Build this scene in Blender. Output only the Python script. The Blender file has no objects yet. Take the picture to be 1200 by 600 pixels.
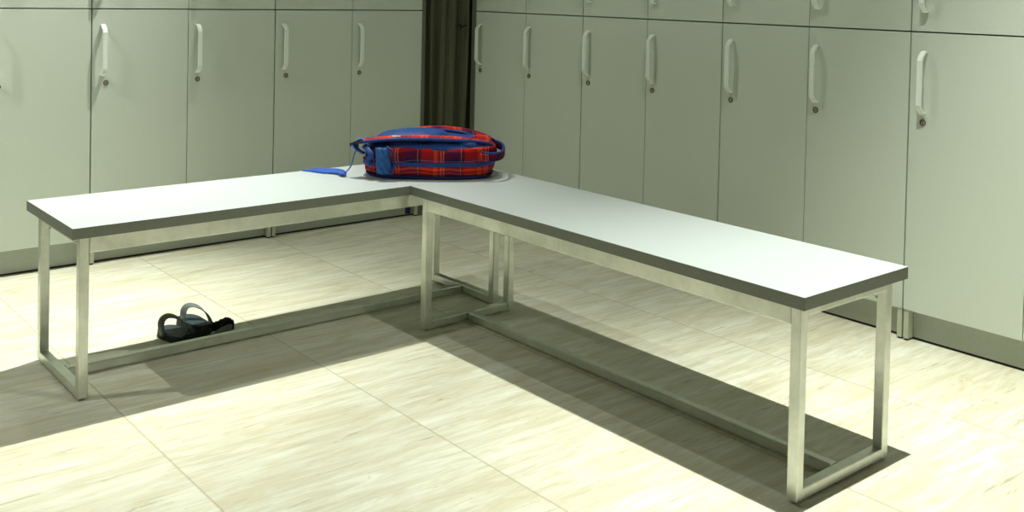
import bpy, bmesh, math, random
from mathutils import Vector, Matrix, noise
random.seed(7)
PI = math.pi
scene = bpy.context.scene
C = bpy.context.collection

# ------------------------------------------------------------------ node helpers
def new_mat(name, rough=0.5, metal=0.0, color=(0.5, 0.5, 0.5), spec=0.5):
    m = bpy.data.materials.new(name)
    m.use_nodes = True
    nt = m.node_tree
    b = nt.nodes['Principled BSDF']
    b.inputs['Base Color'].default_value = (*color, 1)
    b.inputs['Roughness'].default_value = rough
    b.inputs['Metallic'].default_value = metal
    b.inputs['Specular IOR Level'].default_value = spec
    return m, nt, b

def node(nt, t, **kw):
    n = nt.nodes.new(t)
    for k, v in kw.items():
        setattr(n, k, v)
    return n

def math_n(nt, op, a, b=None, c=None):
    n = nt.nodes.new('ShaderNodeMath'); n.operation = op
    for i, v in enumerate((a, b, c)):
        if v is None: continue
        if isinstance(v, (int, float)): n.inputs[i].default_value = v
        else: nt.links.new(v, n.inputs[i])
    return n.outputs[0]

def mix_c(nt, fac, a, b, mode='MIX'):
    n = nt.nodes.new('ShaderNodeMix'); n.data_type = 'RGBA'; n.blend_type = mode
    for key, v in (('Factor', fac), ('A', a), ('B', b)):
        s = [i for i in n.inputs if i.name == key and (i.type == 'RGBA' or key == 'Factor')][0]
        if isinstance(v, (int, float)): s.default_value = v
        elif isinstance(v, tuple): s.default_value = (*v, 1)
        else: nt.links.new(v, s)
    return [o for o in n.outputs if o.type == 'RGBA'][0]

def ramp(nt, fac, stops, interp='LINEAR'):
    n = nt.nodes.new('ShaderNodeValToRGB'); n.color_ramp.interpolation = interp
    els = n.color_ramp.elements
    while len(els) < len(stops): els.new(0.5)
    for e, (p, c) in zip(els, stops):
        e.position = p; e.color = (*c, 1) if len(c) == 3 else c
    nt.links.new(fac, n.inputs[0])
    return n.outputs[0]

def noise_n(nt, vec, scale, detail=4, rough=0.5, dist=0.0, nscale=None):
    if nscale:
        mp = nt.nodes.new('ShaderNodeMapping'); mp.inputs['Scale'].default_value = nscale
        nt.links.new(vec, mp.inputs[0]); vec = mp.outputs[0]
    n = nt.nodes.new('ShaderNodeTexNoise')
    n.inputs['Scale'].default_value = scale; n.inputs['Detail'].default_value = detail
    n.inputs['Roughness'].default_value = rough; n.inputs['Distortion'].default_value = dist
    nt.links.new(vec, n.inputs['Vector'])
    return n.outputs[0]

def bump(nt, b, h, strength=0.2, dist=0.002):
    n = nt.nodes.new('ShaderNodeBump'); n.inputs['Strength'].default_value = strength
    n.inputs['Distance'].default_value = dist
    nt.links.new(h, n.inputs['Height']); nt.links.new(n.outputs[0], b.inputs['Normal'])

# ------------------------------------------------------------------ materials
def m_speckle(name, c1, c2, rough, scale=60, bs=0.05, spec=0.4, metal=0.0, streak=None):
    m, nt, b = new_mat(name, rough, metal, spec=spec)
    tc = node(nt, 'ShaderNodeTexCoord').outputs['Object']
    f = noise_n(nt, tc, scale, 3, 0.6, 0, streak)
    col = ramp(nt, f, [(0.3, c1), (0.7, c2)])
    nt.links.new(col, b.inputs['Base Color'])
    if bs: bump(nt, b, f, bs, 0.001)
    return m

LAM = m_speckle('grey_green_laminate', (0.64, 0.685, 0.625), (0.67, 0.715, 0.655), 0.42, 220, 0.03, spec=0.3)
CARC = m_speckle('carcass_board', (0.40, 0.43, 0.36), (0.44, 0.47, 0.40), 0.6, 120, 0.0)
KICK = m_speckle('kick_board', (0.46, 0.49, 0.43), (0.50, 0.53, 0.465), 0.55, 120, 0.02)
LEGP = m_speckle('panel_foot', (0.52, 0.54, 0.44), (0.56, 0.58, 0.48), 0.55, 120, 0.02)
WHITE = m_speckle('white_bench_laminate', (0.55, 0.59, 0.61), (0.57, 0.61, 0.63), 0.34, 300, 0.03, spec=0.45)
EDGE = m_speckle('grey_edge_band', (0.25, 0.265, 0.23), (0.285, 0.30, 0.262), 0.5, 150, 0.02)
HAND = m_speckle('satin_white_handle', (0.86, 0.90, 0.86), (0.90, 0.94, 0.90), 0.3, 200, 0.0, spec=0.6)
BRASS = m_speckle('tarnished_brass', (0.13, 0.11, 0.06), (0.17, 0.145, 0.085), 0.4, 500, 0.0, metal=0.5)
BRASSL = m_speckle('worn_brass_core', (0.42, 0.40, 0.27), (0.55, 0.52, 0.38), 0.35, 400, 0.0, metal=0.6)
DARK = m_speckle('black_plastic', (0.012, 0.012, 0.014), (0.02, 0.02, 0.022), 0.4, 100, 0.0)
WALLM = m_speckle('painted_wall', (0.24, 0.25, 0.21), (0.26, 0.27, 0.23), 0.8, 40, 0.05)
CEILM = m_speckle('ceiling_paint', (0.40, 0.41, 0.37), (0.43, 0.44, 0.40), 0.9, 40, 0.0)
FILLER = m_speckle('dark_filler_panel', (0.17, 0.19, 0.145), (0.19, 0.21, 0.165), 0.6, 80, 0.0)
BLUE = m_speckle('royal_blue_nylon', (0.012, 0.055, 0.24), (0.022, 0.09, 0.34), 0.6, 90, 0.25)
WEB = m_speckle('blue_webbing', (0.03, 0.10, 0.46), (0.05, 0.15, 0.58), 0.55, 200, 0.2)
BLUEM = m_speckle('blue_mesh_fabric', (0.02, 0.09, 0.30), (0.035, 0.17, 0.46), 0.65, 60, 0.5)
BLUED = m_speckle('navy_piping', (0.012, 0.035, 0.16), (0.02, 0.06, 0.26), 0.55, 150, 0.15)
STICK = m_speckle('navy_sticker', (0.01, 0.015, 0.10), (0.015, 0.02, 0.14), 0.4, 90, 0.0)
TAG = m_speckle('white_tag', (0.75, 0.78, 0.72), (0.8, 0.83, 0.77), 0.6, 90, 0.0)
FUZZ = m_speckle('black_fleece', (0.010, 0.014, 0.012), (0.035, 0.045, 0.04), 0.9, 120, 0.8)
GREYP = m_speckle('grey_panel', (0.20, 0.22, 0.20), (0.26, 0.28, 0.25), 0.6, 90, 0.1)
STRAPG = m_speckle('grey_strap', (0.15, 0.18, 0.175), (0.22, 0.25, 0.24), 0.5, 90, 0.1)
INSOLE = m_speckle('blue_grey_insole', (0.03, 0.05, 0.065), (0.06, 0.085, 0.11), 0.45, 60, 0.1)
SOLE = m_speckle('black_rubber_sole', (0.010, 0.013, 0.013), (0.02, 0.024, 0.022), 0.6, 90, 0.2)

def m_steel():
    m, nt, b = new_mat('brushed_steel', 0.36, 0.92, spec=0.5)
    tc = node(nt, 'ShaderNodeTexCoord').outputs['Object']
    f = noise_n(nt, tc, 14, 5, 0.65)
    g = noise_n(nt, tc, 90, 2, 0.5)
    col = ramp(nt, f, [(0.3, (0.70, 0.72, 0.66)), (0.55, (0.80, 0.82, 0.76)), (0.75, (0.84, 0.86, 0.81))])
    col2 = mix_c(nt, math_n(nt, 'MULTIPLY', g, 0.18), col, (0.42, 0.43, 0.37))
    nt.links.new(col2, b.inputs['Base Color'])
    r = ramp(nt, f, [(0.3, (0.44,)*3), (0.7, (0.32,)*3)])
    nt.links.new(r, b.inputs['Roughness'])
    bump(nt, b, g, 0.05, 0.001)
    return m
STEEL = m_steel()

def m_floor():
    m, nt, b = new_mat('wood_print_tiles', 0.32, spec=0.4)
    tc = node(nt, 'ShaderNodeTexCoord').outputs['Object']
    sp = node(nt, 'ShaderNodeSeparateXYZ'); nt.links.new(tc, sp.inputs[0])
    X, Y = sp.outputs[0], sp.outputs[1]
    PX, PY = 0.5585, 0.31
    ux = math_n(nt, 'DIVIDE', math_n(nt, 'ADD', X, 0.934 + 20 * PX), PX)
    col_i = math_n(nt, 'FLOOR', ux)
    uy = math_n(nt, 'DIVIDE', math_n(nt, 'ADD', math_n(nt, 'ADD', Y, 20.0 * PY + 0.60), math_n(nt, 'MULTIPLY', col_i, 0.105)), PY)
    row_i = math_n(nt, 'FLOOR', uy)
    fx = math_n(nt, 'FRACT', ux); fy = math_n(nt, 'FRACT', uy)
    dx = math_n(nt, 'MULTIPLY', math_n(nt, 'MINIMUM', fx, math_n(nt, 'SUBTRACT', 1.0, fx)), PX)
    dy = math_n(nt, 'MULTIPLY', math_n(nt, 'MINIMUM', fy, math_n(nt, 'SUBTRACT', 1.0, fy)), PY)
    # per-tile random offset
    cmb = node(nt, 'ShaderNodeCombineXYZ'); nt.links.new(col_i, cmb.inputs[0]); nt.links.new(row_i, cmb.inputs[1])
    wn = node(nt, 'ShaderNodeTexWhiteNoise'); nt.links.new(cmb.outputs[0], wn.inputs['Vector'])
    off = node(nt, 'ShaderNodeVectorMath', operation='MULTIPLY'); nt.links.new(wn.outputs['Color'], off.inputs[0]); off.inputs[1].default_value = (9, 9, 9)
    add = node(nt, 'ShaderNodeVectorMath', operation='ADD'); nt.links.new(tc, add.inputs[0]); nt.links.new(off.outputs[0], add.inputs[1])
    v = add.outputs[0]
    fine = noise_n(nt, v, 1.0, 10, 0.68, 0.9, (4.5, 38, 1))
    broad = noise_n(nt, v, 1.0, 5, 0.6, 1.4, (1.6, 8.0, 1))
    patch = noise_n(nt, v, 1.0, 6, 0.7, 1.8, (3.0, 13.0, 1))
    knot = noise_n(nt, v, 1.0, 3, 0.6, 1.6, (9.0, 22.0, 1))
    crack = noise_n(nt, v, 1.0, 7, 0.72, 1.3, (4.0, 52.0, 1))
    base = ramp(nt, broad, [(0.28, (0.76, 0.725, 0.585)), (0.5, (0.86, 0.85, 0.745)), (0.72, (0.93, 0.935, 0.87))])
    c = mix_c(nt, math_n(nt, 'MULTIPLY', ramp(nt, fine, [(0.38, (1,)*3), (0.60, (0,)*3)]), 0.48), base, (0.56, 0.49, 0.33))
    c = mix_c(nt, math_n(nt, 'MULTIPLY', ramp(nt, patch, [(0.54, (0,)*3), (0.70, (1,)*3)]), 0.5), c, (0.66, 0.56, 0.36))
    c = mix_c(nt, math_n(nt, 'MULTIPLY', ramp(nt, crack, [(0.33, (1,)*3), (0.40, (0,)*3)]), 0.6), c, (0.36, 0.30, 0.19))
    c = mix_c(nt, math_n(nt, 'MULTIPLY', ramp(nt, knot, [(0.68, (0,)*3), (0.78, (1,)*3)]), 0.4), c, (0.48, 0.40, 0.25))
    sx = ramp(nt, dx, [(0.0007, (1,)*3), (0.0018, (0,)*3)])
    sy = ramp(nt, dy, [(0.0004, (1,)*3), (0.0012, (0,)*3)])
    c = mix_c(nt, math_n(nt, 'MULTIPLY', sx, 0.5), c, (0.33, 0.26, 0.13))
    c = mix_c(nt, math_n(nt, 'MULTIPLY', sy, 0.12), c, (0.36, 0.29, 0.16))
    nt.links.new(c, b.inputs['Base Color'])
    r = ramp(nt, fine, [(0.3, (0.5,)*3), (0.7, (0.36,)*3)])
    nt.links.new(r, b.inputs['Roughness'])
    bump(nt, b, fine, 0.05, 0.001)
    return m
FLOOR = m_floor()

def m_plaid(name, su=1.0, ax=(0, 2), phase=(0.0, 0.0), k=(7.0, 11.5)):
    """tartan woven from stripes along two object axes"""
    m, nt, b = new_mat(name, 0.75, spec=0.2)
    tc = node(nt, 'ShaderNodeTexCoord').outputs['Object']
    wob = noise_n(nt, tc, 12, 2)
    sp = node(nt, 'ShaderNodeSeparateXYZ'); nt.links.new(tc, sp.inputs[0])
    def fr(i, kk, ph):
        a = math_n(nt, 'ADD', sp.outputs[i], math_n(nt, 'MULTIPLY', wob, 0.022))
        return math_n(nt, 'FRACT', math_n(nt, 'ADD', math_n(nt, 'MULTIPLY', a, kk), ph))
    u = fr(ax[0], k[0], phase[0]); w = fr(ax[1], k[1], phase[1])
    RED, DR, NAV, ORG, PUR = (0.60, 0.018, 0.014), (0.19, 0.006, 0.018), (0.012, 0.010, 0.085), (0.95, 0.12, 0.03), (0.085, 0.008, 0.05)
    cu = ramp(nt, u, [(0.0, RED), (0.18, ORG), (0.27, RED), (0.42, PUR), (0.58, NAV), (0.74, PUR), (0.88, RED)], 'CONSTANT')
    cw = ramp(nt, w, [(0.0, DR), (0.22, RED), (0.50, ORG), (0.58, RED), (0.72, NAV), (0.90, PUR)], 'CONSTANT')
    c = mix_c(nt, 0.5, cu, cw)
    lu = ramp(nt, u, [(0.0, (0,)*3), (0.34, (1,)*3), (0.362, (0,)*3), (0.40, (1,)*3), (0.418, (0,)*3), (0.80, (1,)*3), (0.815, (0,)*3)], 'CONSTANT')
    lw = ramp(nt, w, [(0.0, (0,)*3), (0.36, (1,)*3), (0.39, (0,)*3), (0.84, (1,)*3), (0.86, (0,)*3)], 'CONSTANT')
    l = math_n(nt, 'MAXIMUM', lu, lw)
    c = mix_c(nt, math_n(nt, 'MULTIPLY', l, 0.30), c, (0.80, 0.50, 0.40))
    nt.links.new(c, b.inputs['Base Color'])
    bump(nt, b, noise_n(nt, tc, 70, 3), 0.35, 0.003)
    return m
PLAID = m_plaid('red_navy_plaid')
PLAIDT = m_plaid('red_navy_plaid_strap', ax=(0, 1), phase=(0.35, 0.2), k=(9.5, 9.0))

def m_curtain():
    m, nt, b = new_mat('dark_olive_curtain', 0.85, spec=0.1)
    tc = node(nt, 'ShaderNodeTexCoord').outputs['Object']
    f = noise_n(nt, tc, 1.0, 4, 0.6, 0.2, (90, 90, 2.5))
    c = ramp(nt, f, [(0.3, (0.115, 0.118, 0.075)), (0.7, (0.165, 0.17, 0.115))])
    nt.links.new(c, b.inputs['Base Color'])
    return m
CURT = m_curtain()

# ------------------------------------------------------------------ object helpers
def link_mesh(name, bm, mats, parent=None, smooth=False, loc=None):
    me = bpy.data.meshes.new(name)
    bmesh.ops.recalc_face_normals(bm, faces=bm.faces)
    bm.to_mesh(me); bm.free()
    for m in (mats if isinstance(mats, (list, tuple)) else [mats]): me.materials.append(m)
    if smooth:
        for p in me.polygons: p.use_smooth = True
    o = bpy.data.objects.new(name, me); C.objects.link(o)
    if parent: o.parent = parent
    if loc: o.location = loc
    return o

def empty(name, loc, label, cat, group=None, rz=0.0):
    o = bpy.data.objects.new(name, None); C.objects.link(o)
    o.empty_display_size = 0.1
    o.location = loc; o.rotation_euler = (0, 0, rz)
    o['label'] = label; o['category'] = cat
    if group: o['group'] = group
    return o

def add_box(bm, x0, x1, y0, y1, z0, z1, bevel=0.0, mi=0):
    vs = [bm.verts.new(p) for p in ((x0,y0,z0),(x1,y0,z0),(x1,y1,z0),(x0,y1,z0),(x0,y0,z1),(x1,y0,z1),(x1,y1,z1),(x0,y1,z1))]
    fs = [bm.faces.new([vs[i] for i in f]) for f in ((0,3,2,1),(4,5,6,7),(0,1,5,4),(1,2,6,5),(2,3,7,6),(3,0,4,7))]
    for f in fs: f.material_index = mi
    if bevel:
        es = list({e for f in fs for e in f.edges})
        r = bmesh.ops.bevel(bm, geom=es, offset=bevel, segments=2, profile=0.5, affect='EDGES')
        for f in r['faces']: f.material_index = mi
    return fs

def box(name, b, mat, parent=None, bevel=0.001):
    bm = bmesh.new(); add_box(bm, *b, bevel=bevel)
    return link_mesh(name, bm, mat, parent)

def struct(name, b, mat, bevel=0.0):
    o = box(name, b, mat, None, bevel); o['kind'] = 'structure'
    return o

def sweep(bm, pts, profile, up=Vector((0, 0, 1)), cap=True, mi=0, scales=None, ups=None):
    """sweep a closed 2-D profile (side, up) along a polyline"""
    pts = [Vector(p) for p in pts]; rings = []
    n = len(pts)
    for i, p in enumerate(pts):
        t = (pts[min(i+1, n-1)] - pts[max(i-1, 0)]).normalized()
        u = Vector(ups[i]) if ups else up
        s = t.cross(u)
        if s.length < 1e-4: s = t.cross(Vector((0, 1, 0.01)))
        s.normalize(); uu = s.cross(t).normalized()
        k = scales[i] if scales else 1.0
        rings.append([bm.verts.new(p + s * (a * k) + uu * (b * k)) for a, b in profile])
    m = len(profile); out = []
    for i in range(n - 1):
        for j in range(m):
            f = bm.faces.new((rings[i][j], rings[i][(j+1) % m], rings[i+1][(j+1) % m], rings[i+1][j]))
            f.material_index = mi; out.append(f)
    if cap:
        for r in (rings[0][::-1], rings[-1]):
            f = bm.faces.new(r); f.material_index = mi
    return out

def circ(r, n=10, ry=None):
    ry = ry or r
    return [(r * math.cos(2*PI*i/n), ry * math.sin(2*PI*i/n)) for i in range(n)]

def flat(w, t, n=4):
    """rounded flat strip profile"""
    pts = []
    for i in range(n+1):
        a = -PI/2 + PI*i/n; pts.append((w/2 - t/2 + t/2*math.cos(a), t/2*math.sin(a)))
    for i in range(n+1):
        a = PI/2 + PI*i/n; pts.append((-w/2 + t/2 + t/2*math.cos(a), t/2*math.sin(a)))
    return pts

def catmull(P, n=8):
    P = [Vector(p) for p in P]; out = []
    Q = [P[0]*2 - P[1]] + P + [P[-1]*2 - P[-2]]
    for i in range(1, len(Q)-2):
        for k in range(n):
            t = k/n; a, b, c, d = Q[i-1], Q[i], Q[i+1], Q[i+2]
            out.append(0.5*((2*b) + (c-a)*t + (2*a-5*b+4*c-d)*t*t + (3*b-a-3*c+d)*t**3))
    out.append(P[-1]); return out

# ------------------------------------------------------------------ room shell
YL, XR = 1.285, 1.195            # front planes of the two locker rows
HC = 3.2
struct('floor', (-5.5, 1.72, -5.5, 1.81, -0.05, 0.0), FLOOR)
struct('wall_back', (-5.5, 1.72, 1.81, 1.91, 0.0, HC), WALLM)
struct('wall_right', (1.72, 1.82, -5.5, 1.91, 0.0, HC), WALLM)
struct('wall_left', (-5.6, -5.5, -5.5, 1.91, 0.0, HC), WALLM)
struct('wall_front', (-5.6, 1.82, -5.6, -5.5, 0.0, HC), WALLM)
struct('ceiling', (-5.6, 1.82, -5.6, 1.91, HC, HC + 0.1), CEILM)
# filler strips closing the ends of both locker rows at the corner
struct('trim_1', (0.9445, 0.966, YL + 0.006, 1.80, 0.0, 1.86), FILLER, 0.001)
struct('trim_2', (XR + 0.006, 1.715, 1.2015, 1.240, 0.0, 1.86), FILLER, 0.001)

# ------------------------------------------------------------------ locker cabinets
ZD, ZS, ZT = 0.097, 0.967, 1.83
def handle_bm(z0, z1, out=0.029):
    """flat bar handle in local coords: x along the door, -y outward"""
    bm = bmesh.new()
    c = 0.020
    pts = [(0, 0.0, z0), (0, -0.010, z0 + 0.002), (0, -out + 0.004, z0 + c - 0.004), (0, -out, z0 + c + 0.006), (0, -out, (z0+z1)/2),
           (0, -out, z1 - c - 0.006), (0, -out + 0.004, z1 - c + 0.004), (0, -0.010, z1 - 0.002), (0, 0.0, z1)]
    sweep(bm, pts, [(0.0075, -0.0036), (0.0085, -0.0024), (0.0085, 0.0024), (0.0075, 0.0036), (-0.0075, 0.0036), (-0.0085, 0.0024), (-0.0085, -0.0024), (-0.0075, -0.0036)], up=Vector((0, -1, 0)), ups=[(0, -0.3, -1), (0, -0.6, -0.8), (0, -0.8, -0.5), (0, -1, 0), (0, -1, 0), (0, -1, 0), (0, -0.8, 0.5), (0, -0.6, 0.8), (0, -0.3, 1)])
    return bm

def lock_bm(z):
    bm = bmesh.new()
    N = 20
    prof = [(0.0096, 0.0, 0), (0.0099, -0.0018, 0), (0.0088, -0.0030, 0), (0.0074, -0.0031, 0), (0.0068, -0.0020, 1), (0.0054, -0.0026, 2), (0.0, -0.0030, 2)]
    prev = None
    for r, y, mi in prof:
        ring = [bm.verts.new((r*math.cos(2*PI*i/N), y, z + r*math.sin(2*PI*i/N))) for i in range(N)] if r > 0 else [bm.verts.new((0, y, z))]
        if prev:
            for i in range(N):
                if len(ring) == 1: f = bm.faces.new((prev[i], prev[(i+1) % N], ring[0]))
                else: f = bm.faces.new((prev[i], prev[(i+1) % N], ring[(i+1) % N], ring[i]))
                f.material_index = mi
        prev = ring
    add_box(bm, -0.0028, 0.0028, -0.0036, -0.002, z - 0.0007, z + 0.0007, mi=1)
    return bm

def cabinet(org, rz, x0, xm, x1, holds, label):
    """two-wide, two-high locker cabinet. Local x runs along the row (left to right), local -y faces the room.
    holds: handle x and lock x for each of the two columns"""
    t = empty('locker_cabinet', org, label, 'locker', 'grey green locker cabinets', rz)
    D = 0.46
    bm = bmesh.new()
    g = 0.0015
    add_box(bm, x0 + g, x1 - g, 0.021, D, ZD - 0.002, ZT + 0.01)
    link_mesh('carcass', bm, CARC, t)
    for a, b in ((x0 + 0.003, x0 + 0.0185), (x1 - 0.0185, x1 - 0.003)):
        box('foot', (a, b, 0.003, D, 0.0055, ZD - 0.0025), LEGP, t, 0.0008)
        box('glide', (a + 0.002, b - 0.002, 0.008, 0.05, 0.0, 0.0055), DARK, t, 0.0)
    box('kick_board', (x0 + 0.019, x1 - 0.019, 0.035, 0.05, 0.007, ZD - 0.0025), KICK, t, 0.0008)
    box('kick_gap_shade', (x0 + 0.019, x1 - 0.019, 0.038, 0.048, 0.0, 0.007), DARK, t, 0.0)  # black strip standing in for the dark of the open gap below the kick board
    for k, (a, b) in enumerate(((x0, xm), (xm, x1))):
        ga = 0.0022 if k == 0 else 0.0012
        gb = 0.0012 if k == 0 else 0.0022
        hx, lx = holds[k]
        for z0, z1 in ((ZD, ZS - 0.0022), (ZS + 0.0022, ZT)):
            d = box('door', (a + ga, b - gb, 0.0, 0.018, z0, z1), LAM, t, 0.0008)
            lower = z0 == ZD
            hz = (0.716, 0.906) if lower else (1.030, 1.220)
            h = link_mesh('handle', handle_bm(*hz), HAND, d)
            h.location = (hx, 0, 0)
            l = link_mesh('lock', lock_bm(0.688 if lower else 1.255), [BRASS, DARK, BRASSL], d)
            l.location = (lx, 0, 0)
    return t

# left row: local x = world x, faces -y
for (x0, xm, x1, hs, lab) in (
    (-1.320, -0.945, -0.5685, [(-1.27, -1.262), (-0.905, -0.892)], 'grey green locker cabinet at the left edge, behind the free end of the left bench'),
    (-0.5685, -0.1936, 0.1856, [(-0.529, -0.515), (-0.156, -0.1535)], 'two-column locker cabinet of the left row behind the middle of the left bench'),
    (0.1856, 0.5619, 0.9431, [(0.224, 0.2385), (0.598, 0.602)], 'locker cabinet of the left row directly left of the dark curtain, behind the backpack')):
    cabinet((0, YL, 0), 0, x0, xm, x1, hs, lab)
# right row: local x = -world y, faces -x
for (y0, ym, y1, ls, lab) in (
    (1.1997, 0.8395, 0.4722, (1.158, 0.8085), 'narrow-looking locker cabinet of the right row directly right of the dark curtain'),
    (0.4722, 0.1089, -0.2581, (0.4325, 0.0755), 'locker cabinet of the right row, second from the curtain, behind the right bench'),
    (-0.2581, -0.6218, -0.9855, (-0.3035, -0.656), 'locker cabinet of the right row, third from the curtain, second from the photo right edge'),
    (-0.9855, -1.349, -1.712, (-1.0325, -1.385), 'large near locker cabinet at the right edge of the photo')):
    cabinet((XR, 0, 0), -PI/2, -y0, -ym, -y1, [(-ls[0], -ls[0]), (-ls[1], -ls[1])], lab)

# navy sticker on the kick board near the corner
bm = bmesh.new(); add_box(bm, 0.889, 0.918, YL + 0.0335, YL + 0.0349, 0.010, 0.046, 0.0003)
o = link_mesh('sticker', bm, STICK)
o['label'] = 'small navy blue sticker on the kick board of the left lockers near the curtain'; o['category'] = 'sticker'

# ------------------------------------------------------------------ curtain in the corner
cur = empty('curtain', (1.085, 1.30, 0), 'dark olive gathered curtain filling the corner between the two locker rows', 'curtain')
bm = bmesh.new()
NU, NZ = 90, 40
A, B = Vector((-0.115, 0.030, 0)), Vector((0.150, -0.020, 0))
nrm = (B - A).cross(Vector((0, 0, 1))).normalized()
rows = []
for j in range(NZ + 1):
    z = 0.02 + (2.0 - 0.02) * j / NZ
    r = []
    for i in range(NU + 1):
        s = i / NU
        ph = s * 5.0 + 0.25 * math.sin(z * 1.7 + s * 3) + 0.10 * z
        w = math.sin(2*PI*ph)
        w = math.copysign(abs(w) ** 0.7, w)
        d = 0.024 * w * (0.7 + 0.3 * math.sin(7 * s + 1)) + 0.008 * math.sin(2*PI*(2.1*s + 0.3*z))
        p = A.lerp(B, s) + nrm * d
        r.append(bm.verts.new((p.x, p.y, z)))
    rows.append(r)
for j in range(NZ):
    for i in range(NU):
        bm.faces.new((rows[j][i], rows[j][i+1], rows[j+1][i+1], rows[j+1][i]))
link_mesh('cloth', bm, CURT, cur, smooth=True)
bm = bmesh.new()
sweep(bm, catmull([(0.040, -0.030, 0.895), (0.060, -0.036, 0.888), (0.080, -0.040, 0.892), (0.100, -0.040, 0.900)], 5), flat(0.012, 0.005, 3))
sweep(bm, catmull([(0.056, -0.036, 0.905), (0.066, -0.042, 0.890), (0.060, -0.040, 0.872)], 5), circ(0.004, 8))
link_mesh('tie_cord', bm, DARK, cur, smooth=True)
bm = bmesh.new()
sweep(bm, [(-0.115, 0.030, 2.01), (0.150, -0.020, 2.01)], circ(0.012, 12), up=Vector((0, 0, 1)))
link_mesh('rod', bm, STEEL, cur, smooth=True)

# ------------------------------------------------------------------ benches
H, T, TB = 0.45, 0.0282, 0.025
def bench_top(name, x0, x1, y0, y1, parent):
    bm = bmesh.new()
    add_box(bm, x0, x1, y0, y1, H - T, H, 0.0009)
    bm.normal_update()
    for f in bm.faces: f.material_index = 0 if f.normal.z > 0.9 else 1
    return link_mesh(name, bm, [WHITE, EDGE], parent)
def tube(name, b, parent, bev=0.0022): return box(name, b, STEEL, parent, bev)
def weld(bm, x, y, z, r=0.006):
    m = Matrix.Translation((x, y, z)) @ Matrix.Diagonal((1, 1, 0.8, 1))
    bmesh.ops.create_icosphere(bm, subdivisions=2, radius=r, matrix=m)

def bench(label, axis, a0, a1, b0, b1, fa0, fa1):
    """axis 0: long side on x. a = along, b = across (tabletop extents); fa = outer ends of the frame along the bench"""
    t = empty('bench', ((a0+a1)/2, (b0+b1)/2, 0) if axis == 0 else ((b0+b1)/2, (a0+a1)/2, 0), label, 'bench', 'locker room benches')
    off = t.location.copy()
    def mk(al0, al1, ac0, ac1, z0, z1):
        if axis == 0: b = [al0-off.x, al1-off.x, ac0-off.y, ac1-off.y, z0, z1]
        else: b = [ac0-off.x, ac1-off.x, al0-off.y, al1-off.y, z0, z1]
        return b
    bt = mk(a0, a1, b0, b1, 0, 0)
    bench_top('bench_top', *bt[:4], t)
    c0, c1 = b0 + 0.025, b1 - 0.025
    zf, zt = 0.005, H - T
    for (e0, e1) in ((fa0, fa0 + TB), (fa1 - TB, fa1)):
        tube('leg', mk(e0, e1, c0, c0 + TB, zf, zt), t)
        tube('leg', mk(e0, e1, c1 - TB, c1, zf, zt), t)
        tube('floor_rail', mk(e0 + 0.0004, e1 - 0.0004, c0 + TB, c1 - TB, zf, zf + TB), t)
        tube('end_rail', mk(e0 + 0.0004, e1 - 0.0004, c0 + TB, c1 - TB, zt - TB, zt), t)
        for cc in (c0 + 0.012, c1 - 0.050):
            box('foot_pad', mk(e0 + 0.003, e1 - 0.003, cc, cc + 0.038, 0.0, zf), LEGP, t, 0.0005)
    for (s0, s1) in ((c0, c0 + TB), (c1 - TB, c1)):
        tube('apron', mk(fa0 + TB, fa1 - TB, s0 + 0.0004, s1 - 0.0004, zt - 0.045, zt), t)
    m = (c0 + c1) / 2
    tube('stretcher', mk(fa0 + TB, fa1 - TB, m - TB/2, m + TB/2, zf + 0.001, zf + 0.001 + TB), t, 0.003)
    def bead(x, y, z, r):
        bm = bmesh.new(); weld(bm, 0, 0, 0, r); link_mesh('weld_bead', bm, STEEL, t, smooth=True, loc=(x, y, z))
    for e in (fa0 + TB, fa1 - TB):
        for cc in (m - TB/2, m + TB/2):
            b = mk(e, e, cc, cc, 0, 0); bead(b[0], b[2], zf + TB - 0.002, 0.0045)
        for cc in (c0 + TB, c1 - TB):
            b = mk(e, e, cc, cc, 0, 0); bead(b[0], b[2], zt - 0.047, 0.004)
    return t
bench('left white-topped steel bench running to the corner, pair of sandals on the floor beneath it', 0, -1.0215, 0.4125, 0.0, 0.4130, -0.9965, 0.388)
bench('right white-topped steel bench, its free end nearest the camera, casting a wide shadow', 1, -1.4191, -0.0012, 0.0, 0.4125, -1.396, -0.0295)

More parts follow.
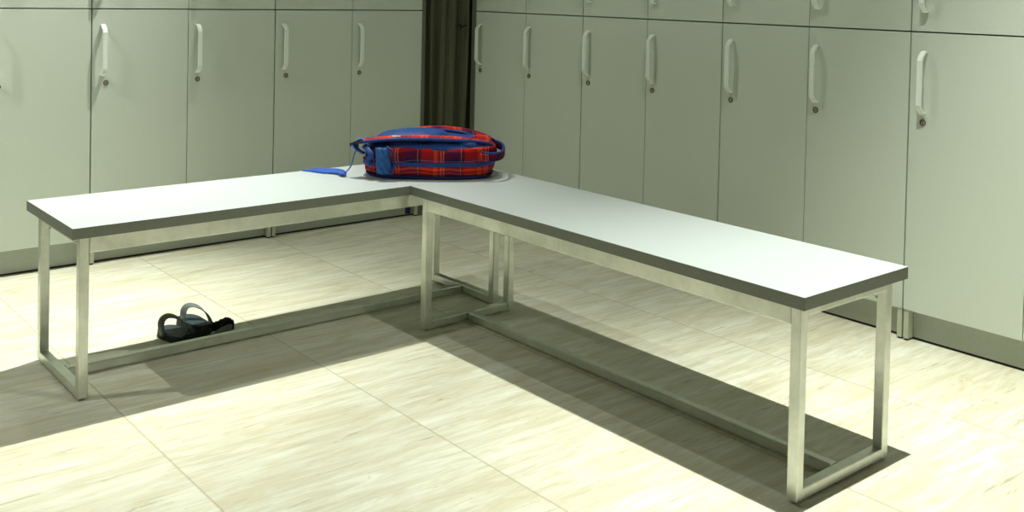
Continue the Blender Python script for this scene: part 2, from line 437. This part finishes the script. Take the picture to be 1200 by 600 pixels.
# ------------------------------------------------------------------ backpack
BP_A = math.atan2(-0.61, 0.79)
bag = empty('backpack', (0.205 - 0.79*0.018 - 0.61*0.016, 0.150 + 0.61*0.018 - 0.79*0.016, H), 'red and navy plaid school backpack with blue trim lying flat on the bench corner', 'backpack', None, BP_A)
LH, WH = 0.222, 0.138     # half length / half width
def foot(a, sx, sy, e=3.2):
    ca, sa = math.cos(a), math.sin(a)
    # rounder at the top end of the bag (+x), squarer at its base (-x)
    ee = e if ca < 0 else e - 0.5
    x = math.copysign(abs(ca) ** (2/ee), ca) * sx
    y = math.copysign(abs(sa) ** (2/ee), sa) * sy
    return x, y
def shell(z0, z1, s0, s1, bulge=0.0, nz=8, na=120, name='shell', mat=None, crumple=0.004, closed_top=False, closed_bottom=False, dome=0.0):
    bm = bmesh.new(); rows = []
    for j in range(nz + 1):
        t = j / nz; z = z0 + (z1 - z0) * t
        s = s0 + (s1 - s0) * t + bulge * math.sin(PI * t)
        r = []
        for i in range(na):
            a = 2*PI*i/na
            x, y = foot(a, LH + s, WH + s)
            n3 = noise.noise(Vector((x*16, y*16, z*22 + 3)))
            n4 = noise.noise(Vector((x*40, y*40, z*60)))
            k = crumple * (1.0 + (1.8 if x < -0.10 else 0.0))
            d = Vector((x, y, 0)).normalized() * (n3 * k * 1.5 + n4 * k * 0.6)
            # sag of the base end
            zz = z * (1.0 - 0.16 * max(0, (-x - 0.08) / 0.13) ** 1.4) + n3 * 0.002
            r.append(bm.verts.new((x + d.x, y + d.y, zz)))
        rows.append(r)
    for j in range(nz):
        for i in range(na):
            bm.faces.new((rows[j][i], rows[j][(i+1) % na], rows[j+1][(i+1) % na], rows[j+1][i]))
    def cap(row, up):
        prev = row
        K = 12
        for k in range(1, K):
            q = 1 - k / K
            new = []
            for v in row:
                zz = v.co.z + up * dome * (1 - q*q)
                new.append(bm.verts.new((v.co.x*q, v.co.y*q, zz)))
            for i in range(na): bm.faces.new((prev[i], prev[(i+1) % na], new[(i+1) % na], new[i]))
            prev = new
        c = bm.verts.new((0, 0, prev[0].co.z))
        for i in range(na): bm.faces.new((prev[i], prev[(i+1) % na], c))
    if closed_top: cap(rows[-1], 1)
    if closed_bottom: cap(rows[0], -0.0)
    return link_mesh(name, bm, mat, bag, smooth=True)
shell(0.001, 0.012, -0.020, -0.010, 0.002, name='base_piping', mat=BLUED, crumple=0.002, closed_bottom=True)
shell(0.010, 0.046, -0.018, -0.004, 0.005, name='front_pouch', mat=PLAID)
shell(0.044, 0.058, -0.004, -0.002, 0.0022, name='zipper_band', mat=BLUE, crumple=0.003, nz=6)
shell(0.057, 0.104, -0.003, -0.006, 0.007, name='main_body', mat=PLAID, closed_top=True, dome=0.004)

def pad(name, cx, cy, sx, sy, z, h, mat, parent=bag, e=2.6, rot=0.0, nz=10, na=60, tilt=0.0):
    bm = bmesh.new(); rings = []
    for j in range(nz + 1):
        t = j / nz * PI / 2
        q = math.cos(t) ** 0.6 if j < nz else 0
        zz = z + h * math.sin(t)
        r = []
        for i in range(na):
            a = 2*PI*i/na
            ca, sa = math.cos(a), math.sin(a)
            x = math.copysign(abs(ca)**(2/e), ca)*sx*q; y = math.copysign(abs(sa)**(2/e), sa)*sy*q
            x, y = x*math.cos(rot) - y*math.sin(rot), x*math.sin(rot) + y*math.cos(rot)
            r.append(bm.verts.new((cx + x, cy + y, zz + tilt * x + 0.003*noise.noise(Vector((x*25, y*25, 1)))*math.sin(t))))
        rings.append(r)
    for j in range(nz):
        for i in range(na): bm.faces.new((rings[j][i], rings[j][(i+1) % na], rings[j+1][(i+1) % na], rings[j+1][i]))
    bmesh.ops.remove_doubles(bm, verts=bm.verts, dist=1e-5)
    return link_mesh(name, bm, mat, parent, smooth=True)
# padded back panel facing up, in quilted sections
bpn = pad('back_panel', 0.0, 0.0, LH - 0.010, WH - 0.004, 0.098, 0.030, BLUE, e=2.6)
for (cx, cy, sx, sy) in ((-0.075, -0.085, 0.062, 0.036), (0.030, -0.088, 0.045, 0.034), (0.118, -0.080, 0.040, 0.036),
                         (-0.075, -0.010, 0.062, 0.030), (0.035, -0.010, 0.045, 0.030), (0.120, -0.008, 0.038, 0.030)):
    pad('quilted_pad', cx, cy, sx, sy, 0.106, 0.021, BLUE, parent=bpn)
pad('lumbar_pad', -0.065, 0.035, 0.135, 0.085, 0.098, 0.046, BLUE, tilt=0.07, e=2.1)

# side pocket of stretchy blue mesh near the base end, on the near side
bm = bmesh.new()
rows = []
NI, NJ = 16, 14
for j in range(NJ + 1):
    t = j / NJ; r = []
    for i in range(NI + 1):
        s = i / NI
        x = -0.140 + 0.044 * (s - 0.5) * (1.15 - 0.25 * t) - 0.012 * t
        bul = math.sin(PI*s) ** 0.6 * 0.017 * (math.sin(PI * min(1, 0.12 + t*0.85)) ** 0.6)
        y = -WH - 0.001 - bul + 0.003 * math.sin(14*s + 9*t)
        z = 0.020 + 0.085 * t
        r.append(bm.verts.new((x, y, z)))
    rows.append(r)
for j in range(NJ):
    for i in range(NI): bm.faces.new((rows[j][i], rows[j][i+1], rows[j+1][i+1], rows[j+1][i]))
sp_ = link_mesh('side_pocket', bm, BLUEM, bag, smooth=True)
md = sp_.modifiers.new('thick', 'SOLIDIFY'); md.thickness = 0.004; md.offset = 0
bm = bmesh.new()
sweep(bm, catmull([(-0.158, -WH - 0.004, 0.020), (-0.118, -WH - 0.012, 0.030), (-0.110, -WH - 0.014, 0.060), (-0.118, -WH - 0.010, 0.095), (-0.136, -WH + 0.002, 0.108)], 6), circ(0.0035, 8))
link_mesh('pocket_binding', bm, BLUED, sp_, smooth=True)
# gathered blue compression fabric at the base end
bm = bmesh.new()
sweep(bm, catmull([(-0.186, -WH + 0.012, 0.048), (-0.196, -WH + 0.010, 0.064), (-0.186, -WH + 0.002, 0.080), (-0.200, -WH + 0.018, 0.096), (-0.212, -WH + 0.040, 0.104)], 6), flat(0.019, 0.008, 3), ups=None, up=Vector((0, -1, 0.3)))
link_mesh('compression_flap', bm, BLUE, bag, smooth=True)

# shoulder straps: padded plaid strips edged in blue, curving over the back panel
def strap(pts, w, label=None):
    path = catmull(pts, 9)
    bm = bmesh.new(); sweep(bm, path, flat(w, 0.013, 4))
    s = link_mesh('shoulder_strap', bm, PLAIDT, bag, smooth=True)
    for sg in (-1, 1):
        bm = bmesh.new(); edge = []
        for i, p in enumerate(path):
            t = (path[min(i+1, len(path)-1)] - path[max(i-1, 0)]).normalized()
            side = t.cross(Vector((0, 0, 1))).normalized()
            edge.append(p + side * sg * (w/2 - 0.001) - Vector((0, 0, 0.001)))
        sweep(bm, edge, circ(0.0052, 8))
        link_mesh('edge_binding', bm, BLUE, s, smooth=True)
    return s
s1 = strap([(0.185, -0.030, 0.106), (0.160, -0.055, 0.118), (0.115, -0.078, 0.126), (0.05, -0.092, 0.131), (-0.03, -0.098, 0.133), (-0.10, -0.096, 0.131), (-0.165, -0.088, 0.125), (-0.212, -0.080, 0.118)], 0.056)
s2 = strap([(0.185, 0.040, 0.108), (0.160, 0.070, 0.120), (0.11, 0.092, 0.131), (0.04, 0.100, 0.137), (-0.03, 0.100, 0.134), (-0.085, 0.092, 0.120), (-0.12, 0.085, 0.100)], 0.064)
# small white care tag on the near strap
bm = bmesh.new(); add_box(bm, -0.122, -0.094, -0.116, -0.104, 0.1365, 0.1395, 0.0005)
link_mesh('care_tag', bm, TAG, s1)
# yoke where both straps meet and the grab handle at the top end
pad('strap_yoke', 0.165, 0.005, 0.042, 0.070, 0.100, 0.028, PLAIDT)
bm = bmesh.new()
sweep(bm, catmull([(0.165, -0.118, 0.076), (0.205, -0.112, 0.070), (0.245, -0.070, 0.072), (0.256, -0.010, 0.080), (0.245, 0.045, 0.088), (0.205, 0.075, 0.096)], 8), flat(0.024, 0.007, 3), up=Vector((0, 0, 1)),
      ups=None)
# stand the webbing on edge: rotate profile by using a tall thin strip
bm.free(); bm = bmesh.new()
sweep(bm, catmull([(0.165, -0.125, 0.078), (0.208, -0.116, 0.074), (0.236, -0.078, 0.076), (0.246, -0.018, 0.082), (0.236, 0.040, 0.088), (0.203, 0.075, 0.098)], 8), [(b, a) for a, b in flat(0.024, 0.007, 3)])
gh = link_mesh('grab_handle', bm, PLAID, bag, smooth=True)
bm = bmesh.new()
sweep(bm, catmull([(0.170, -0.120, 0.091), (0.208, -0.112, 0.087), (0.236, -0.074, 0.089), (0.245, -0.018, 0.095), (0.236, 0.040, 0.100), (0.203, 0.073, 0.110)], 8), circ(0.0042, 8))
link_mesh('handle_binding', bm, BLUE, gh, smooth=True)
# ladder buckle at the lower end of the near strap
bk = bmesh.new()
for dx in (0.0, 0.012, 0.024):
    sweep(bk, [(-0.214 - dx, -0.105, 0.116 - dx*0.1), (-0.214 - dx, -0.062, 0.117 - dx*0.1)], circ(0.0036, 8))
for y in (-0.104, -0.063):
    sweep(bk, [(-0.210, y, 0.117), (-0.242, y, 0.113)], circ(0.0042, 8))
sweep(bk, catmull([(-0.236, -0.084, 0.114), (-0.248, -0.086, 0.108), (-0.259, -0.084, 0.104)], 4), circ(0.006, 8))
link_mesh('buckle', bk, DARK, bag, smooth=True)
bm = bmesh.new()
sweep(bm, catmull([(-0.205, -0.084, 0.120), (-0.228, -0.084, 0.124), (-0.243, -0.084, 0.108), (-0.235, -0.088, 0.090), (-0.212, -0.092, 0.078)], 6), flat(0.030, 0.004, 3), ups=None)
link_mesh('buckle_webbing', bm, WEB, bag, smooth=True)
# loose adjuster strap: hangs from the buckle then lies on the bench (points given in world, converted)
Rm = Matrix.Rotation(-BP_A, 4, 'Z')
def loc(x, y, z):
    v = Rm @ (Vector((x, y, 0)) - Vector((0.205 - 0.79*0.018 - 0.61*0.016, 0.150 + 0.61*0.018 - 0.79*0.016, 0))); return (v.x, v.y, z)
bm = bmesh.new()
b0 = Vector((-0.232, -0.086, 0.104))
q = loc(-0.098, 0.240, 0.004); q2 = loc(-0.105, 0.262, 0.004)
path = catmull([b0, b0 + Vector((-0.012, -0.004, -0.028)), (b0*0.45 + Vector(q)*0.55) + Vector((0.002, 0, -0.012)), Vector(q) + Vector((0.003, -0.002, 0.010)), Vector(q2)], 8)
sweep(bm, path, flat(0.006, 0.003, 3))
dr = link_mesh('drawcord', bm, WEB, bag, smooth=True)
tail = catmull([loc(-0.098, 0.243, 0.006), loc(-0.083, 0.275, 0.008), loc(-0.090, 0.310, 0.009), loc(-0.115, 0.345, 0.005), loc(-0.132, 0.385, 0.0025), loc(-0.150, 0.415, 0.002)], 8)
bm = bmesh.new()
n = len(tail)
prof_s = [0.5 + 0.7 * math.sin(PI * (i + 2) / (n + 3)) for i in range(n)]
rings = []
for i, p in enumerate(tail):
    t = (tail[min(i+1, n-1)] - tail[max(i-1, 0)]).normalized()
    side = t.cross(Vector((0, 0, 1))).normalized()
    tw = 0.35 * math.sin(PI * i / n)
    up = Vector((0, 0, 1))
    sd = (side * math.cos(tw) + up * math.sin(tw))
    w = 0.014 * prof_s[i]
    zc = max(p.z, w * math.sin(tw) + 0.0015)
    pc = Vector((p.x, p.y, zc))
    nn = sd.cross(t).normalized() * 0.0009
    rings.append([bm.verts.new(v) for v in (pc - sd*w - nn, pc + sd*w - nn, pc + sd*w + nn, pc - sd*w + nn)])
for i in range(n-1):
    for j in range(4): bm.faces.new((rings[i][j], rings[i][(j+1) % 4], rings[i+1][(j+1) % 4], rings[i+1][j]))
bm.faces.new(rings[0][::-1]); bm.faces.new(rings[-1])
link_mesh('strap_tail', bm, WEB, bag, smooth=True)

# ------------------------------------------------------------------ sandals
def sole_outline(L, W, n=40):
    pts = []
    for i in range(n):
        a = 2*PI*i/n
        y = math.sin(a) * L/2
        k = 1.0 + 0.10 * math.sin(a) - 0.12 * math.exp(-((math.sin(a) + 0.15) / 0.3) ** 2)
        x = math.copysign(abs(math.cos(a)) ** 0.75, math.cos(a)) * W/2 * k
        pts.append((x, y))
    return pts
def sandal(locn, rz, L, label, flip_panel, arch, flap):
    t = empty('sandal', (*locn, 0), label, 'sandal', 'pair of sandals under the left bench', rz)
    def slab(name, z0, z1, sc, mat, curl=0.0, parent=t, wav=0):
        bm = bmesh.new(); o = sole_outline(L, 0.072); N = len(o)
        cz = lambda y: curl * max(0, y / (L/2)) ** 2
        lo = [bm.verts.new((x*sc, y*sc, z0 + cz(y))) for x, y in o]
        hi = [bm.verts.new((x*sc*0.97, y*sc*0.98, z1 + cz(y))) for x, y in o]
        for i in range(N): bm.faces.new((lo[i], lo[(i+1) % N], hi[(i+1) % N], hi[i]))
        bm.faces.new(lo[::-1]); bm.faces.new(hi)
        return link_mesh(name, bm, mat, parent)
    slab('sole', 0.0, 0.018, 1.0, SOLE)
    slab('insole', 0.0182, 0.0225, 0.93, INSOLE)
    # ankle strap standing up as an open arch
    (ax0, ay0), (ax1, ay1), hh, lean, wv = arch
    bm = bmesh.new(); path = []; ups = []
    N = 22
    for i in range(N + 1):
        a = PI * i / N
        cx, cy = (ax0+ax1)/2, (ay0+ay1)/2
        s = -math.cos(a)
        x = cx + (ax1-ax0)/2 * s + lean * math.sin(a)
        y = cy + (ay1-ay0)/2 * s + wv * math.sin(a)
        z = 0.010 + hh * math.sin(a) ** 0.8
        path.append(Vector((x, y, z)))
        ups.append(Vector((-math.cos(a) * 1.0, -0.35 * math.sin(a), math.sin(a) + 0.1)))
    sweep(bm, path, flat(0.025, 0.0035, 3), ups=ups)
    link_mesh('ankle_strap', bm, STRAPG, t, smooth=True)
    # fleecy front strap lying open to the side
    bm = bmesh.new()
    path = catmull(flap, 12)
    NP = 14
    rings = []
    for i, p in enumerate(path):
        tt = (path[min(i+1, len(path)-1)] - path[max(i-1, 0)]).normalized()
        side = tt.cross(Vector((0, 0, 1))).normalized()
        r = []
        for j in range(NP):
            a = 2*PI*j/NP
            e = 1 + 0.55 * noise.noise(Vector((i*0.9, j*0.8, len(flap)*7.3)))
            v = p + side * (math.cos(a) * 0.013 * e) + Vector((0, 0, 1)) * (math.sin(a) * 0.0135 * e)
            v.z = max(v.z, 0.001)
            r.append(bm.verts.new(v))
        rings.append(r)
    for i in range(len(rings) - 1):
        for j in range(NP): bm.faces.new((rings[i][j], rings[i][(j+1) % NP], rings[i+1][(j+1) % NP], rings[i+1][j]))
    bm.faces.new(rings[0][::-1]); bm.faces.new(rings[-1])
    f = link_mesh('front_strap', bm, FUZZ, t, smooth=True)
    if flip_panel:
        a, b = Vector(flip_panel[0]), Vector(flip_panel[1])
        bm = bmesh.new()
        d = (b - a)
        w = d.cross(Vector((0, 0, 1))).normalized() * 0.002
        loop = []
        for (u, v) in ((0.0, 0.1), (0.12, 0.55), (0.45, 0.85), (0.85, 1.0), (1.0, 0.85), (1.0, 0.15), (0.9, 0.0), (0.1, 0.0)):
            loop.append(a + Vector((d.x, d.y, 0)) * u + Vector((0, 0, 0.003 + 0.023 * v + d.z * u)))
        fr = [bm.verts.new(p + w) for p in loop]; bk_ = [bm.verts.new(p - w) for p in loop]
        bm.faces.new(fr); bm.faces.new(bk_[::-1])
        for i in range(len(loop)): bm.faces.new((fr[i], fr[(i+1) % 8], bk_[(i+1) % 8], bk_[i]))
        link_mesh('strap_lining', bm, GREYP, f)
    return t
# near sandal and far sandal (local +y runs away from the camera)
sandal((-0.618, 0.335), 0.12, 0.150, 'near sandal of the pair, left one, dark insole, grey ankle strap standing in a loop', None,
       ((-0.034, 0.010), (0.034, -0.032), 0.056, -0.010, 0.03),
       [(-0.010, -0.072, 0.013), (0.020, -0.070, 0.015), (0.050, -0.066, 0.016), (0.078, -0.052, 0.020)])
sandal((-0.532, 0.400), 0.12, 0.150, 'far sandal of the pair, right one, black fleecy strap with a grey lining patch', ((-0.004, -0.122, 0.0), (0.062, -0.118, 0.0)),
       ((-0.022, 0.014), (0.040, -0.034), 0.054, -0.008, 0.03),
       [(-0.006, -0.085, 0.012), (0.006, -0.094, 0.020), (0.030, -0.100, 0.024), (0.052, -0.100, 0.027), (0.068, -0.100, 0.022), (0.076, -0.106, 0.012)])

# ------------------------------------------------------------------ lights
def spot(loc_, target, power, size, blend, color=(0.97, 1.0, 0.80), radius=0.014):
    l = bpy.data.lights.new('downlight', 'SPOT'); l.energy = power; l.color = color
    l.spot_size = math.radians(size); l.spot_blend = blend; l.shadow_soft_size = radius
    o = bpy.data.objects.new('downlight', l); C.objects.link(o)
    o.location = loc_
    o.rotation_euler = (Vector(target) - Vector(loc_)).to_track_quat('-Z', 'Y').to_euler()
    return o
LC = (0.955, 1.0, 0.875)
P_LEFT, P_MID, P_MIDB, P_RIGHT = (-2.60, 0.62, 3.05), (0.14, 0.77, 3.05), (-0.30, 0.72, 3.08), (0.17, -1.42, 3.05)
spot(P_LEFT, (-1.4, 1.1, 0.6), 105, 76, 0.9, LC)
spot(P_MID, (-1.15, 0.05, 0), 240, 66, 1.0, LC)
spot(P_MID, (-1.6, 0.7, 0.3), 235, 66, 1.0, LC)
spot(P_MID, (-0.45, -0.55, 0), 40, 66, 1.0, LC)
spot(P_MIDB, (1.1, -1.4, 0.5), 46, 120, 0.8, LC)
spot(P_RIGHT, (0.45, -1.95, 0), 385, 66, 1.0, LC)
spot(P_RIGHT, (-0.2, -1.2, 0), 30, 66, 1.0, LC)
spot(P_RIGHT, (-0.6, -1.0, 0), 42, 140, 0.6, LC)
a = bpy.data.lights.new('room_fill', 'AREA'); a.energy = 6; a.color = (0.93, 1.0, 0.84); a.shape = 'RECTANGLE'; a.size = 2.2; a.size_y = 2.0
ao = bpy.data.objects.new('room_fill', a); C.objects.link(ao); ao.location = (-1.8, -4.6, 1.9)
ao.rotation_euler = (Vector((0, -0.3, 0.4)) - Vector((-1.8, -4.6, 1.9))).to_track_quat('-Z', 'Y').to_euler()

w = bpy.data.worlds.new('world'); scene.world = w; w.use_nodes = True
w.node_tree.nodes['Background'].inputs[0].default_value = (0.9, 1.0, 0.75, 1)
w.node_tree.nodes['Background'].inputs[1].default_value = 0.02

# ------------------------------------------------------------------ camera
cam = bpy.data.cameras.new('camera'); co = bpy.data.objects.new('camera', cam); C.objects.link(co)
yaw, pit, rol = 0.88431, 0.02505, 0.0212
F = Vector((math.cos(yaw)*math.cos(pit), math.sin(yaw)*math.cos(pit), -math.sin(pit)))
R = Vector((math.sin(yaw), -math.cos(yaw), 0)); U = R.cross(F)
R2 = R*math.cos(rol) + U*math.sin(rol); U2 = U*math.cos(rol) - R*math.sin(rol)
M = Matrix(((R2.x, U2.x, -F.x, 0), (R2.y, U2.y, -F.y, 0), (R2.z, U2.z, -F.z, 0), (0, 0, 0, 1)))
M.translation = Vector((-1.81607, -2.61055, 1.06628))
co.matrix_world = M
cam.sensor_width = 36.0; cam.sensor_fit = 'HORIZONTAL'
cam.lens = 1192.14 * 36 / 1200
cam.shift_x = (600 - 579.08) / 1200
cam.shift_y = (19.07 - 300) / 1200
cam.clip_start = 0.05
scene.camera = co

scene.view_settings.view_transform = 'Standard'
scene.view_settings.look = 'None'
scene.view_settings.exposure = 0.20
scene.view_settings.gamma = 0.89
scene.cycles.use_denoising = True
scene.cycles.max_bounces = 8
